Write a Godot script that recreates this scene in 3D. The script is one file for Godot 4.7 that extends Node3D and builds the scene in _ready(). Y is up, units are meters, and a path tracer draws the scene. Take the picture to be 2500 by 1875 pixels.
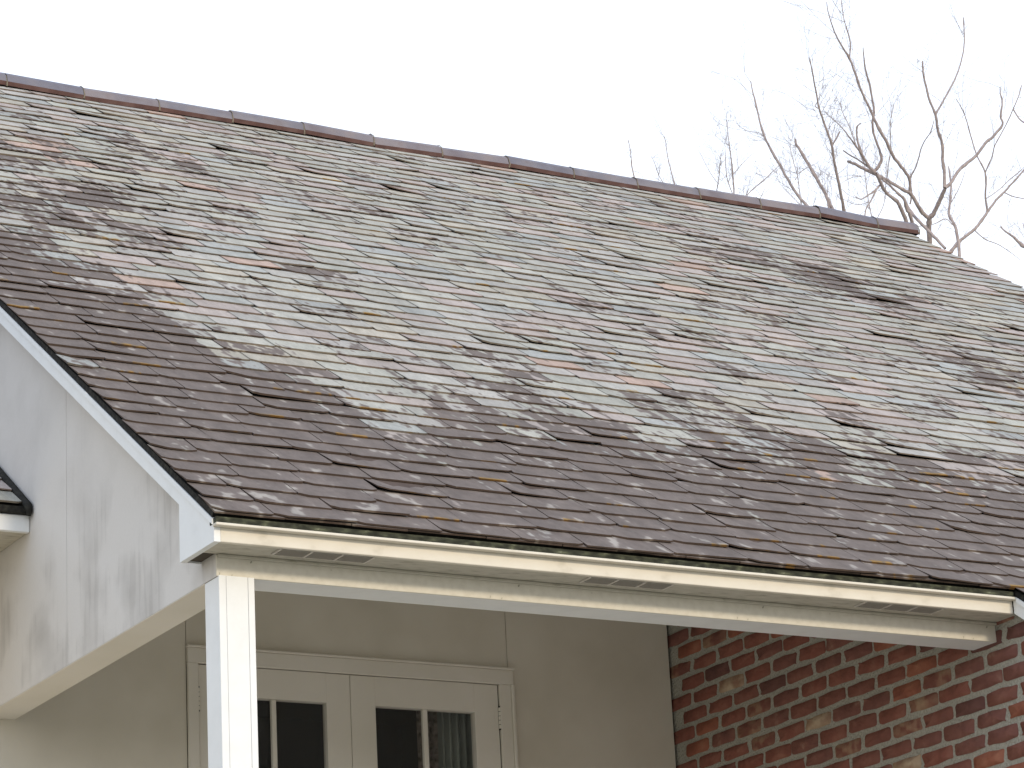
extends Node3D
# A slate roofed porch corner of a house, seen from below, with bare trees behind the ridge.

var rng := RandomNumberGenerator.new()
var names := {}

# roof frame: tail line of the lowest slate course, pitch, extents
const PITCH := 0.6078
const R0Y := 0.0803
const R0Z := 0.0315
const LEFT := -0.011
const RIGHT := 7.505
const RISE := 7.25
const GAUGE := 0.1295
const STEP_X := 3.197      # right of here the roof runs on below the porch eave
const LOW := -1.6
const UMIN := -0.06
const UMAX := 7.64
const SMIN := -1.75
const SMAX := 7.4
const TW := 2048
const TH := 1024
# walls
const GABLE := 0.0755
const THICK := 0.135
const BEAM_Z := -0.1596
const BEAM_Y := -0.0726
const BACK := -2.409
const BRICK_X := 3.240
const FLOOR := -1.86
const GROUND := -4.2

var cam_at := Vector3(-3.7937, -2.558, 8.5757)
var cam_turn := Vector3(0.3141, -0.5207, -0.0521)
const FOV := 14.462

var white: Material
var cream: Material
var dark_edge: Material
var slate_mat: Material
var tint_img: Image
var off_img: Image
var lich_img: Image


# ---------- naming and committing ----------
func numbered(parent: Node, called: String) -> String:
	var key := str(parent.get_instance_id()) + called
	var n: int = names.get(key, 0)
	names[key] = n + 1
	return called if n == 0 else "%s_%03d" % [called, n]


func root(called: String, label: String, category: String, at := Vector3.ZERO, group := "") -> Node3D:
	var o := Node3D.new()
	o.name = numbered(self, called)
	add_child(o, true)
	o.position = at
	o.set_meta("label", label)
	o.set_meta("category", category)
	if group != "":
		o.set_meta("group", group)
	return o


func mesh_node(called: String, m: Mesh, mat: Material, parent: Node) -> MeshInstance3D:
	var o := MeshInstance3D.new()
	o.name = numbered(parent, called)
	o.mesh = m
	if mat:
		o.material_override = mat
	parent.add_child(o, true)
	return o


func obj(called: String, st: SurfaceTool, mat: Material, parent: Node) -> MeshInstance3D:
	return mesh_node(called, st.commit(), mat, parent)


func mb() -> SurfaceTool:
	var st := SurfaceTool.new()
	st.begin(Mesh.PRIMITIVE_TRIANGLES)
	return st


# ---------- shapes ----------
func face(st: SurfaceTool, pts: Array, out: Vector3) -> void:
	var n: Vector3 = (pts[1] - pts[0]).cross(pts[2] - pts[0])
	var list := pts
	if n.dot(out) > 0.0:
		list = pts.duplicate()
		list.reverse()
	var nn := n.normalized()
	if nn.dot(out) < 0.0:
		nn = -nn
	for i in range(1, list.size() - 1):
		for p in [list[0], list[i], list[i + 1]]:
			st.set_normal(nn)
			st.add_vertex(p)


# a box with softened edges between two corners
func box(st: SurfaceTool, a: Vector3, b: Vector3, c := 0.0015) -> void:
	var lo := Vector3(minf(a.x, b.x), minf(a.y, b.y), minf(a.z, b.z))
	var hi := Vector3(maxf(a.x, b.x), maxf(a.y, b.y), maxf(a.z, b.z))
	var mid := (lo + hi) * 0.5
	var h := (hi - lo) * 0.5
	c = minf(c, minf(h.x, minf(h.y, h.z)) * 0.45)
	var ax := [Vector3.RIGHT, Vector3.UP, Vector3.BACK]
	for k in 3:
		var u: Vector3 = ax[(k + 1) % 3]
		var v: Vector3 = ax[(k + 2) % 3]
		var hu := h.dot(u) - c
		var hv := h.dot(v) - c
		for s in [-1.0, 1.0]:
			var w: Vector3 = ax[k] * s
			var o: Vector3 = mid + w * h.dot(ax[k])
			face(st, [o + u * hu + v * hv, o - u * hu + v * hv, o - u * hu - v * hv, o + u * hu - v * hv], w)
		if c <= 0.0:
			continue
		# four edges along axis k
		for su in [-1.0, 1.0]:
			for sv in [-1.0, 1.0]:
				var l: Vector3 = ax[k] * (h.dot(ax[k]) - c)
				var p1: Vector3 = mid + u * su * (hu + c) + v * sv * hv
				var p2: Vector3 = mid + u * su * hu + v * sv * (hv + c)
				face(st, [p1 - l, p1 + l, p2 + l, p2 - l], u * su + v * sv)
	if c > 0.0:
		for sx in [-1.0, 1.0]:
			for sy in [-1.0, 1.0]:
				for sz in [-1.0, 1.0]:
					var q := Vector3(sx * h.x, sy * h.y, sz * h.z)
					face(st, [mid + q - Vector3(0, sy, sz) * c, mid + q - Vector3(sx, 0, sz) * c, mid + q - Vector3(sx, sy, 0) * c], q)


func slab(a: Vector3, b: Vector3, c := 0.0015) -> SurfaceTool:
	var st := mb()
	box(st, a, b, c)
	return st


# polygon in (z, y) pulled along x
func prism(st: SurfaceTool, poly: Array, x0: float, x1: float) -> void:
	var p := PackedVector2Array(poly)
	var tri := Geometry2D.triangulate_polygon(p)
	for i in range(0, tri.size(), 3):
		for side in [[x0, Vector3.LEFT], [x1, Vector3.RIGHT]]:
			var q := []
			for k in 3:
				var v: Vector2 = p[tri[i + k]]
				q.append(Vector3(side[0], v.y, v.x))
			face(st, q, side[1])
	var cw := Geometry2D.is_polygon_clockwise(p)
	for i in p.size():
		var a: Vector2 = p[i]
		var b: Vector2 = p[(i + 1) % p.size()]
		var n := Vector2(b.y - a.y, a.x - b.x) * (-1.0 if cw else 1.0)
		face(st, [Vector3(x0, a.y, a.x), Vector3(x1, a.y, a.x), Vector3(x1, b.y, b.x), Vector3(x0, b.y, b.x)], Vector3(0, n.y, n.x))


# point on the roof: along the ridge, up the slope, off the plane
func rp(x: float, s: float, n: float) -> Vector3:
	return Vector3(x, R0Y + s * sin(PITCH) + n * cos(PITCH), R0Z - s * cos(PITCH) + n * sin(PITCH))


func roof_y(z: float) -> float:
	return R0Y + tan(PITCH) * (R0Z - z)


func tube(st: SurfaceTool, pts: Array, radii: Array, sides: int) -> void:
	var rings := []
	var last_u := Vector3.RIGHT
	for i in pts.size():
		var d: Vector3 = (pts[mini(i + 1, pts.size() - 1)] - pts[maxi(i - 1, 0)]).normalized()
		var u := (last_u - d * last_u.dot(d)).normalized()
		if not u.is_finite() or u.length() < 0.5:
			u = d.cross(Vector3.UP).normalized()
		last_u = u
		var v := d.cross(u)
		var ring := []
		for k in sides:
			var t := TAU * k / sides
			ring.append([pts[i] + (u * cos(t) + v * sin(t)) * radii[i], u * cos(t) + v * sin(t)])
		rings.append(ring)
	for i in pts.size() - 1:
		for k in sides:
			var a: Array = rings[i][k]
			var b: Array = rings[i][(k + 1) % sides]
			var c: Array = rings[i + 1][(k + 1) % sides]
			var e: Array = rings[i + 1][k]
			var quad := [a, b, c, a, c, e]
			if (b[0] - a[0]).cross(c[0] - a[0]).dot(a[1] + b[1]) > 0.0:
				quad = [a, c, b, a, e, c]
			for q in quad:
				st.set_normal(q[1])
				st.add_vertex(q[0])


# ---------- materials ----------
func srgb(r: float, g: float, b: float) -> Color:
	return Color(r, g, b).linear_to_srgb()


func noise_tex(freq: float, stops: Array, size := 512, seed_at := 1, octaves := 4, kind := FastNoiseLite.TYPE_SIMPLEX_SMOOTH) -> ImageTexture:
	var n := FastNoiseLite.new()
	n.seed = seed_at
	n.frequency = freq
	n.noise_type = kind
	n.fractal_octaves = octaves
	var im := n.get_seamless_image(size, size)
	im.convert(Image.FORMAT_L8)
	var g := Gradient.new()
	g.offsets = PackedFloat32Array(stops.map(func(s): return s[0]))
	g.colors = PackedColorArray(stops.map(func(s): return s[1]))
	var src := im.get_data()
	var lut := PackedByteArray()
	for i in 256:
		var c := g.sample(i / 255.0)
		lut.append_array([c.r8, c.g8, c.b8])
	var out := PackedByteArray()
	out.resize(src.size() * 3)
	for i in src.size():
		var k := src[i] * 3
		out[i * 3] = lut[k]
		out[i * 3 + 1] = lut[k + 1]
		out[i * 3 + 2] = lut[k + 2]
	var t := Image.create_from_data(size, size, false, Image.FORMAT_RGB8, out)
	return ImageTexture.create_from_image(t)


func bump_tex(freq: float, seed_at: int, strength: float, size := 256) -> ImageTexture:
	var n := FastNoiseLite.new()
	n.seed = seed_at
	n.frequency = freq
	n.fractal_octaves = 4
	var im := n.get_seamless_image(size, size)
	im.convert(Image.FORMAT_L8)
	im.bump_map_to_normal_map(strength)
	return ImageTexture.create_from_image(im)


func mat(tex: Texture2D, scale: Vector3, rough: float, normal: Texture2D = null, depth := 0.5) -> StandardMaterial3D:
	var m := StandardMaterial3D.new()
	m.albedo_texture = tex
	m.uv1_triplanar = true
	m.uv1_world_triplanar = true
	m.uv1_scale = scale
	m.roughness = rough
	m.metallic_specular = 0.3
	if normal:
		m.normal_enabled = true
		m.normal_texture = normal
		m.normal_scale = depth
	return m


func plain(c: Color, rough := 0.8) -> StandardMaterial3D:
	var m := StandardMaterial3D.new()
	m.albedo_color = c
	m.roughness = rough
	m.metallic_specular = 0.3
	return m


var gable_mat: Material
var soffit_mat: Material
var beam_mat: Material
var porch_mat: Material
var porch_trim: Material
var moss_mat: Material
var vent_dark: Material
var glass: Material
var bark: Material
var trim_mat: Material
var bare_wood: Material


func make_materials() -> void:
	var paint_bump := bump_tex(0.03, 2, 2.0)
	white = mat(noise_tex(0.012, [[0.0, Color8(226, 226, 224)], [0.35, Color8(230, 230, 228)], [1.0, Color8(233, 233, 231)]], 512, 12), Vector3(1.2, 1.2, 1.2), 0.55, paint_bump, 0.15)
	trim_mat = mat(noise_tex(0.014, [[0.0, Color8(200, 192, 176)], [0.3, Color8(217, 209, 194)], [1.0, Color8(223, 216, 202)]], 512, 25, 5), Vector3(0.9, 1.2, 1.2), 0.6, paint_bump, 0.15)
	bare_wood = plain(srgb(0.09, 0.075, 0.06), 0.9)
	cream = plain(srgb(0.62, 0.57, 0.48), 0.8)
	# weathered board: faint grime running down it
	gable_mat = mat(streak_tex(), Vector3.ONE / 3.0, 0.75, paint_bump, 0.2)
	soffit_mat = mat(noise_tex(0.02, [[0.0, Color8(150, 143, 128)], [0.3, Color8(186, 180, 166)], [1.0, Color8(202, 196, 182)]], 512, 13, 5), Vector3(1.0, 1.0, 3.0), 0.7)
	beam_mat = mat(noise_tex(0.05, [[0.0, Color8(96, 90, 74)], [0.07, Color8(150, 143, 124)], [0.11, Color8(206, 199, 184)], [0.5, Color8(212, 205, 190)], [1.0, Color8(216, 210, 196)]], 512, 14, 5), Vector3(1.0, 1.0, 1.0), 0.6)
	porch_mat = mat(noise_tex(0.006, [[0.0, Color8(208, 200, 183)], [0.5, Color8(216, 208, 192)], [1.0, Color8(222, 215, 200)]], 512, 15), Vector3(0.6, 0.6, 0.6), 0.8)
	porch_trim = mat(noise_tex(0.006, [[0.0, Color8(219, 212, 197)], [0.5, Color8(226, 219, 206)], [1.0, Color8(231, 224, 212)]], 256, 16), Vector3(0.7, 0.7, 0.7), 0.6)
	dark_edge = mat(noise_tex(0.05, [[0.0, Color8(26, 26, 24)], [0.6, Color8(46, 44, 40)], [1.0, Color8(66, 66, 56)]], 256, 17), Vector3(3, 3, 3), 0.9)
	moss_mat = mat(noise_tex(0.03, [[0.0, Color8(36, 37, 31)], [0.5, Color8(62, 63, 52)], [0.8, Color8(86, 88, 70)], [1.0, Color8(138, 139, 120)]], 512, 18), Vector3(1.1, 2.5, 1.1), 0.9)
	vent_dark = plain(srgb(0.62, 0.57, 0.51), 0.7)
	var g := StandardMaterial3D.new()
	g.transparency = BaseMaterial3D.TRANSPARENCY_ALPHA
	g.albedo_color = Color(0.4, 0.42, 0.42, 0.05)
	g.roughness = 0.03
	g.metallic_specular = 0.35
	glass = g
	bark = mat(noise_tex(0.03, [[0.0, Color8(134, 122, 120)], [0.5, Color8(166, 153, 150)], [1.0, Color8(194, 180, 174)]], 256, 19), Vector3(4, 2, 4), 0.9)


func streak_tex() -> ImageTexture:
	var a := FastNoiseLite.new()
	a.seed = 71
	a.frequency = 0.06
	a.fractal_octaves = 4
	var wide := a.get_seamless_image(1024, 70)
	wide.convert(Image.FORMAT_L8)
	wide.resize(1024, 1024, Image.INTERPOLATE_CUBIC)
	var b := FastNoiseLite.new()
	b.seed = 72
	b.frequency = 0.006
	b.fractal_octaves = 4
	var cloud := b.get_seamless_image(1024, 1024)
	cloud.convert(Image.FORMAT_L8)
	var c := FastNoiseLite.new()
	c.seed = 73
	c.frequency = 0.2
	var speck := c.get_seamless_image(1024, 1024)
	speck.convert(Image.FORMAT_L8)
	var s := wide.get_data()
	var q := cloud.get_data()
	var k := speck.get_data()
	var out := PackedByteArray()
	out.resize(1024 * 1024 * 3)
	for y in 1024:
		# rain streaks gather low on the boards; the print spans three metres, its foot at the beam
		var up := fposmod((1023 - y) / 1023.0 * 3.0 + 0.1, 3.0) - 0.1
		var low := int(128.0 * clampf(1.0 - absf(up - 0.12) / 0.42, 0.0, 1.0)) + 10
		for x in 1024:
			var i := y * 1024 + x
			var d := clampi((maxi(s[i] - 132, 0) * low * maxi(q[i] - 80, 0)) >> 15, 0, 8) + (maxi(q[i] - 90, 0) >> 4) + ((low * maxi(q[i] - 100, 0)) >> 10) + (k[i] >> 6)
			out[i * 3] = 211 - d
			out[i * 3 + 1] = 206 - d
			out[i * 3 + 2] = 200 - d
	return ImageTexture.create_from_image(Image.create_from_data(1024, 1024, false, Image.FORMAT_RGB8, out))


func _ready() -> void:
	rng.seed = 77
	# camera
	var cam := Camera3D.new()
	cam.name = "camera"
	cam.fov = FOV
	cam.near = 0.1
	cam.far = 900.0
	cam.position = cam_at
	cam.rotation = cam_turn
	add_child(cam)
	cam.current = true
	# thin bright overcast
	var sky_mat := ProceduralSkyMaterial.new()
	sky_mat.sky_top_color = Color(0.78, 0.87, 1.0)
	sky_mat.sky_horizon_color = Color(1.0, 0.995, 0.985)
	sky_mat.sky_curve = 0.45
	sky_mat.sky_energy_multiplier = 1.2
	sky_mat.ground_bottom_color = Color(0.25, 0.25, 0.2)
	sky_mat.ground_horizon_color = Color(0.6, 0.6, 0.58)
	var sky := Sky.new()
	sky.sky_material = sky_mat
	var env := Environment.new()
	env.background_mode = Environment.BG_SKY
	env.sky = sky
	env.tonemap_mode = Environment.TONE_MAPPER_LINEAR
	env.tonemap_exposure = 1.0
	env.ssao_enabled = true
	env.ssil_enabled = true
	env.sdfgi_enabled = true
	var we := WorldEnvironment.new()
	we.name = "world_environment"
	we.environment = env
	add_child(we)
	# low hazy sun in front of the eave
	var sun := DirectionalLight3D.new()
	sun.name = "sun"
	sun.light_energy = 0.58
	sun.light_color = Color(1.0, 0.94, 0.84)
	sun.light_angular_distance = 7.0
	sun.shadow_enabled = true
	sun.rotation = Vector3(deg_to_rad(-18.8), deg_to_rad(1.5), 0.0)
	add_child(sun)

	make_materials()
	var gm := mb()
	face(gm, [Vector3(-450, GROUND, -450), Vector3(450, GROUND, -450), Vector3(450, GROUND, 450), Vector3(-450, GROUND, 450)], Vector3.UP)
	var ground := obj("ground", gm, mat(noise_tex(0.02, [[0.0, Color8(124, 119, 103)], [0.5, Color8(152, 146, 129)], [1.0, Color8(172, 166, 150)]], 512, 20, 5), Vector3(0.4, 0.4, 0.4), 0.95), self)
	ground.set_meta("kind", "structure")
	ground.set_meta("label", "winter lawn around the house")
	build_house()
	build_curtain()
	build_trees()


# ---------- the slates ----------
const EDGE := [0.0, 3.6, 0.29, 3.48, 0.43, 3.25, 0.63, 3.06, 0.70, 2.68, 0.72, 2.16, 0.83, 1.96, 1.05, 1.92, 1.07, 1.69, 1.16, 1.44, 1.25, 1.38, 1.49, 1.78, 1.75, 1.80, 1.91, 1.93, 2.13, 2.05, 2.2, 1.8, 2.32, 1.59, 2.56, 1.54, 2.9, 1.8, 3.12, 1.9, 3.3, 1.76, 3.9, 1.65, 4.45, 1.69, 6.0, 1.72, 8.0, 1.75]
# stained and clean patches: along the ridge, up the slope, half sizes, how dark
const PATCH := [[0.94, 5.45, 0.15, 0.4, 0.9], [1.87, 6.02, 0.25, 0.3, 0.7], [1.74, 6.24, 0.2, 0.2, 0.6], [1.92, 5.65, 0.2, 0.25, 0.9], [0.92, 4.62, 0.2, 0.35, 0.6], [0.58, 4.02, 0.2, 0.3, 0.6], [1.0, 4.24, 0.2, 0.35, 0.7], [1.17, 4.67, 0.15, 0.25, 0.5], [1.12, 4.06, 0.15, 0.2, 0.5], [0.55, 4.3, 0.6, 0.9, 0.8], [0.6, 5.5, 0.5, 0.5, 0.6], [0.25, 3.6, 0.35, 0.5, 0.4], [1.45, 5.3, 0.3, 0.5, 0.3], [1.5, 4.5, 0.25, 0.3, 0.3], [6.3, 5.6, 0.5, 0.5, 0.3], [6.6, 4.6, 0.5, 0.5, 0.3], [4.6, 3.0, 0.5, 0.3, 0.25], [1.79, 3.67, 0.1, 0.08, 0.8], [1.66, 3.02, 0.2, 0.12, 0.8], [1.4, 3.3, 0.15, 0.1, 0.4], [1.31, 3.01, 0.2, 0.1, 0.5], [2.26, 2.37, 0.22, 0.12, 0.8], [2.13, 2.52, 0.1, 0.1, 0.6], [2.89, 5.28, 0.13, 0.12, 0.7], [3.61, 2.94, 0.12, 0.12, 0.6], [3.64, 2.75, 0.22, 0.1, 0.8], [2.71, 2.02, 0.15, 0.15, 0.8], [2.73, 1.78, 0.2, 0.1, 0.5], [4.91, 6.2, 0.2, 0.15, 0.7], [5.14, 6.21, 0.2, 0.15, 0.6], [5.05, 5.66, 0.25, 0.25, 0.7], [5.45, 5.66, 0.25, 0.3, 0.7], [5.6, 5.44, 0.25, 0.3, 0.8], [5.7, 5.2, 0.3, 0.3, 0.95], [5.8, 4.97, 0.25, 0.3, 0.8], [5.82, 4.53, 0.25, 0.3, 0.6], [5.56, 3.92, 0.25, 0.35, 0.6], [5.46, 3.56, 0.25, 0.3, 0.7], [5.56, 3.36, 0.3, 0.25, 0.9], [4.34, 4.12, 0.15, 0.1, 0.7], [4.44, 2.47, 0.25, 0.12, 0.5], [4.96, 2.64, 0.25, 0.2, 0.5], [4.2, 4.6, 0.15, 0.12, 0.4], [6.2, 3.9, 0.6, 0.6, 0.45],
	[0.31, 2.78, 0.12, 0.04, -1.5], [0.06, 2.44, 0.1, 0.05, -1.2], [0.11, 1.57, 0.1, 0.05, -1.2], [0.05, 0.93, 0.06, 0.05, -1.6], [0.12, 0.08, 0.2, 0.05, -1.5], [0.42, 0.1, 0.08, 0.06, -1.0], [0.99, 0.25, 0.04, 0.06, -1.4], [0.69, 0.8, 0.03, 0.05, -1.2], [1.3, 1.54, 0.15, 0.08, -1.2], [3.42, 1.39, 0.1, 0.04, -1.6], [2.95, 0.63, 0.05, 0.05, -1.6], [3.22, 0.61, 0.1, 0.05, -1.6], [3.12, 0.08, 0.06, 0.06, -1.6], [2.93, 1.08, 0.06, 0.05, -1.3], [0.03, 0.2, 0.05, 0.1, -1.0], [0.1, 0.5, 0.12, 0.1, -0.7], [0.95, 1.39, 0.06, 0.05, -1.2], [2.36, 0.5, 0.07, 0.08, -1.2], [2.46, 0.42, 0.05, 0.08, -1.4], [0.33, 0.42, 0.1, 0.08, -0.9], [3.3, 0.3, 0.1, 0.1, -0.9]]


func edge_at(x: float) -> float:
	for i in range(0, EDGE.size() - 2, 2):
		if x < EDGE[i + 2]:
			return lerpf(EDGE[i + 1], EDGE[i + 3], clampf((x - EDGE[i]) / (EDGE[i + 2] - EDGE[i]), 0.0, 1.0))
	return EDGE[EDGE.size() - 1]


func noise_img(freq: float, seed_at: int, w: int, h: int, octaves := 4) -> PackedByteArray:
	var n := FastNoiseLite.new()
	n.seed = seed_at
	n.frequency = freq
	n.fractal_octaves = octaves
	var im := n.get_image(w, h)
	im.convert(Image.FORMAT_L8)
	if w != TW or h != TH:
		im.resize(TW, TH, Image.INTERPOLATE_CUBIC)
	return im.get_data()


func stain_texture() -> ImageTexture:
	# how stained the slope is, coarse, then smoothed up to full size
	var bw := 256
	var bh := 160
	var bias := PackedByteArray()
	bias.resize(bw * bh)
	for j in bh:
		var s := SMIN + (SMAX - SMIN) * (j + 0.5) / bh
		for i in bw:
			var x := UMIN + (UMAX - UMIN) * (i + 0.5) / bw
			var v := clampf((edge_at(x) - s) / 0.55, -0.95, 1.6)
			for p in PATCH:
				var dx: float = (x - p[0]) / p[2]
				if absf(dx) > 2.2:
					continue
				var ds: float = (s - p[1]) / p[3]
				if absf(ds) > 2.2:
					continue
				v += p[4] * exp(-(dx * dx + ds * ds) * (1.0 if p[4] > 0.0 else 1.6))
			bias[j * bw + i] = int(clampf(v * 64.0 + 128.0, 0.0, 255.0))
	var bi := Image.create_from_data(bw, bh, false, Image.FORMAT_L8, bias)
	bi.resize(TW, TH, Image.INTERPOLATE_CUBIC)
	bias = bi.get_data()
	var blotch := noise_img(0.014, 11, TW, TH, 5)
	var streak := noise_img(0.05, 23, TW, TH / 8, 4)
	var fine := noise_img(0.12, 37, TW / 2, TH, 3)
	var grain := noise_img(0.35, 41, TW, TH, 2)
	var smear := noise_img(0.022, 61, TW, TH / 2, 4)
	var flake := noise_img(0.06, 53, TW / 2, TH, 3)
	var tint := tint_img.get_data()
	var off := off_img.get_data()
	var lich := lich_img.get_data()
	var out := PackedByteArray()
	out.resize(TW * TH * 3)
	for i in TW * TH:
		var f := fine[i]
		var v := (bias[i] - 128) * 4 + ((blotch[i] - 128) * 3 >> 1) + ((streak[i] - 128) * 3 >> 1) + (f - 128) * 2 + (off[i] - 128) * 3
		# smooth switch from clean to stained
		var m := clampi((v * 2) + 110, 0, 256)
		m = (m * m / 256) * (768 - 2 * m) / 256
		var g := 196 + (grain[i] >> 3) + (f >> 3) + (smear[i] >> 3) + (streak[i] >> 4)
		var q := 256 - m
		var k := i * 3
		var r := (tint[k] * q + (103 + (flake[i] >> 4)) * m) >> 8
		var gg := (tint[k + 1] * q + (92 + (flake[i] >> 4)) * m) >> 8
		var b := (tint[k + 2] * q + (85 + (flake[i] >> 4)) * m) >> 8
		# pale lichen flakes on the stained slates, thickest by the lower left corner
		var w := flake[i] + (lich[i] & 15) * 4
		if w > 206 and m > 120:
			var t := mini((w - 206) * 10, 170)
			r += ((172 - r) * t) >> 8
			gg += ((165 - gg) * t) >> 8
			b += ((155 - b) * t) >> 8
		# ochre lichen along some tails
		var l := (lich[i] & 240) + f - 128
		if l > 120:
			var t2 := mini((l - 120) * 4, 210)
			r += ((148 - r) * t2) >> 8
			gg += ((112 - gg) * t2) >> 8
			b += ((52 - b) * t2) >> 8
		out[k] = mini((r * g) >> 8, 255)
		out[k + 1] = mini((gg * g) >> 8, 255)
		out[k + 2] = mini((b * g) >> 8, 255)
	return ImageTexture.create_from_image(Image.create_from_data(TW, TH, false, Image.FORMAT_RGB8, out))


func slate_tint() -> Color:
	var t := rng.randf()
	var c: Color
	if t < 0.36:
		c = Color8(180, 176, 164)
	elif t < 0.60:
		c = Color8(181, 175, 166)
	elif t < 0.78:
		c = Color8(183, 170, 161)
	elif t < 0.88:
		c = Color8(183, 175, 160)
	elif t < 0.975:
		c = Color8(174, 173, 166)
	else:
		c = Color8(188, 164, 149)
	var k := rng.randf_range(0.88, 0.97)
	return Color(c.r * k, c.g * k, c.b * k)


# every slate: [x0, x1, tail s, length, lift left, lift right, thickness, corner cuts, tail offset, seed]
func lay_slates(x_from: float, x_to: float, c_from: int, c_to: int, gauge: float, step_x := -1.0) -> Array:
	var out := []
	var wander := FastNoiseLite.new()
	wander.seed = 5
	wander.frequency = 0.01
	for c in range(c_from, c_to):
		var s := c * gauge
		var x0 := x_from
		if step_x > 0.0 and c < 0:
			x0 = step_x
		var start := x0
		var first := true
		while x0 < x_to - 0.02:
			var w := rng.randf_range(0.2, 0.31)
			if first and rng.randf() < 0.5:
				w *= 0.62
			if rng.randf() < 0.04:
				w *= 1.35
			first = false
			var x1 := minf(x0 + w, x_to)
			if x_to - x1 < 0.08:
				x1 = x_to
			var odd := rng.randf()
			out.append({"x0": x0 + (rng.randf_range(0.0012, 0.0034) if x0 > start else rng.randf_range(-0.004, 0.004)), "x1": x1 - rng.randf_range(0.0012, 0.0034), "s": s + rng.randfn(0.0, 0.0048) + 0.016 * wander.get_noise_2d(x0 * 60.0, c * 40.0) - (rng.randf_range(0.008, 0.022) if odd < 0.03 else 0.0), "row": s, "gauge": gauge, "turn": rng.randfn(0.0, 0.009) * (3.0 if odd > 0.975 else 1.0), "lift_l": maxf(0.0, rng.randfn(0.0, 0.0032)) + (rng.randf_range(0.005, 0.012) if odd > 0.955 else 0.0), "lift_r": maxf(0.0, rng.randfn(0.0, 0.0032)), "thick": rng.randf_range(0.0045, 0.0078), "cut_l": maxf(0.003, rng.randfn(0.026, 0.020)), "cut_r": maxf(0.003, rng.randfn(0.012, 0.013)), "seed": rng.randi()})
			x0 = x1
	return out


func paint_slate(d: Dictionary) -> void:
	var px := func(x: float) -> int: return int((x - UMIN) / (UMAX - UMIN) * TW)
	var ps := func(s: float) -> int: return int((s - SMIN) / (SMAX - SMIN) * TH)
	var s0: float = d.row
	var a := Vector2i(px.call(d.x0 - 0.002), ps.call(s0))
	var b := Vector2i(px.call(d.x1 + 0.002) + 1, ps.call(s0 + d.gauge) + 1)
	var r := Rect2i(a, b - a)
	var tint := slate_tint()
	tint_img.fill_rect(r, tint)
	# contact shade painted where the next course laps over; grime along the side joints
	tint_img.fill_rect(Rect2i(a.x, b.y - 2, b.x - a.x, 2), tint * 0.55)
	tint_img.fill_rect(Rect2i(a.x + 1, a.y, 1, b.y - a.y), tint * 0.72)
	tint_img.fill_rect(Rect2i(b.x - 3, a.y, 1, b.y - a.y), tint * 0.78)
	var dark := rng.randfn(0.0, 34.0)
	var stained: bool = s0 < edge_at(d.x0)
	var t := rng.randf()
	if stained and t < 0.025:
		dark = -90.0
	elif not stained and t < 0.02:
		dark = 70.0
	var v := clampf((128.0 + dark) / 255.0, 0.0, 1.0)
	off_img.fill_rect(r, Color(v, v, v))
	# low nibble: pale flakes; high nibble: ochre lichen
	var flakes := int(clampf(7.0 - 9.0 * Vector2(d.x0 / 0.8, s0 / 1.0).length(), 0.0, 9.0)) + (4 if s0 < 0.3 else 2)
	lich_img.fill_rect(r, Color8(flakes, flakes, flakes))
	if rng.randf() < (0.34 if stained else 0.07):
		var w := rng.randf_range(0.03, 0.16)
		var at := rng.randf_range(d.x0, maxf(d.x0 + 0.001, d.x1 - w))
		var lv := int(rng.randf_range(7.0, 12.0)) * 16 + flakes
		lich_img.fill_rect(Rect2i(px.call(at), a.y, px.call(minf(at + w, d.x1)) - px.call(at), rng.randi_range(1, 3)), Color8(lv, lv, lv))


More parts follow.
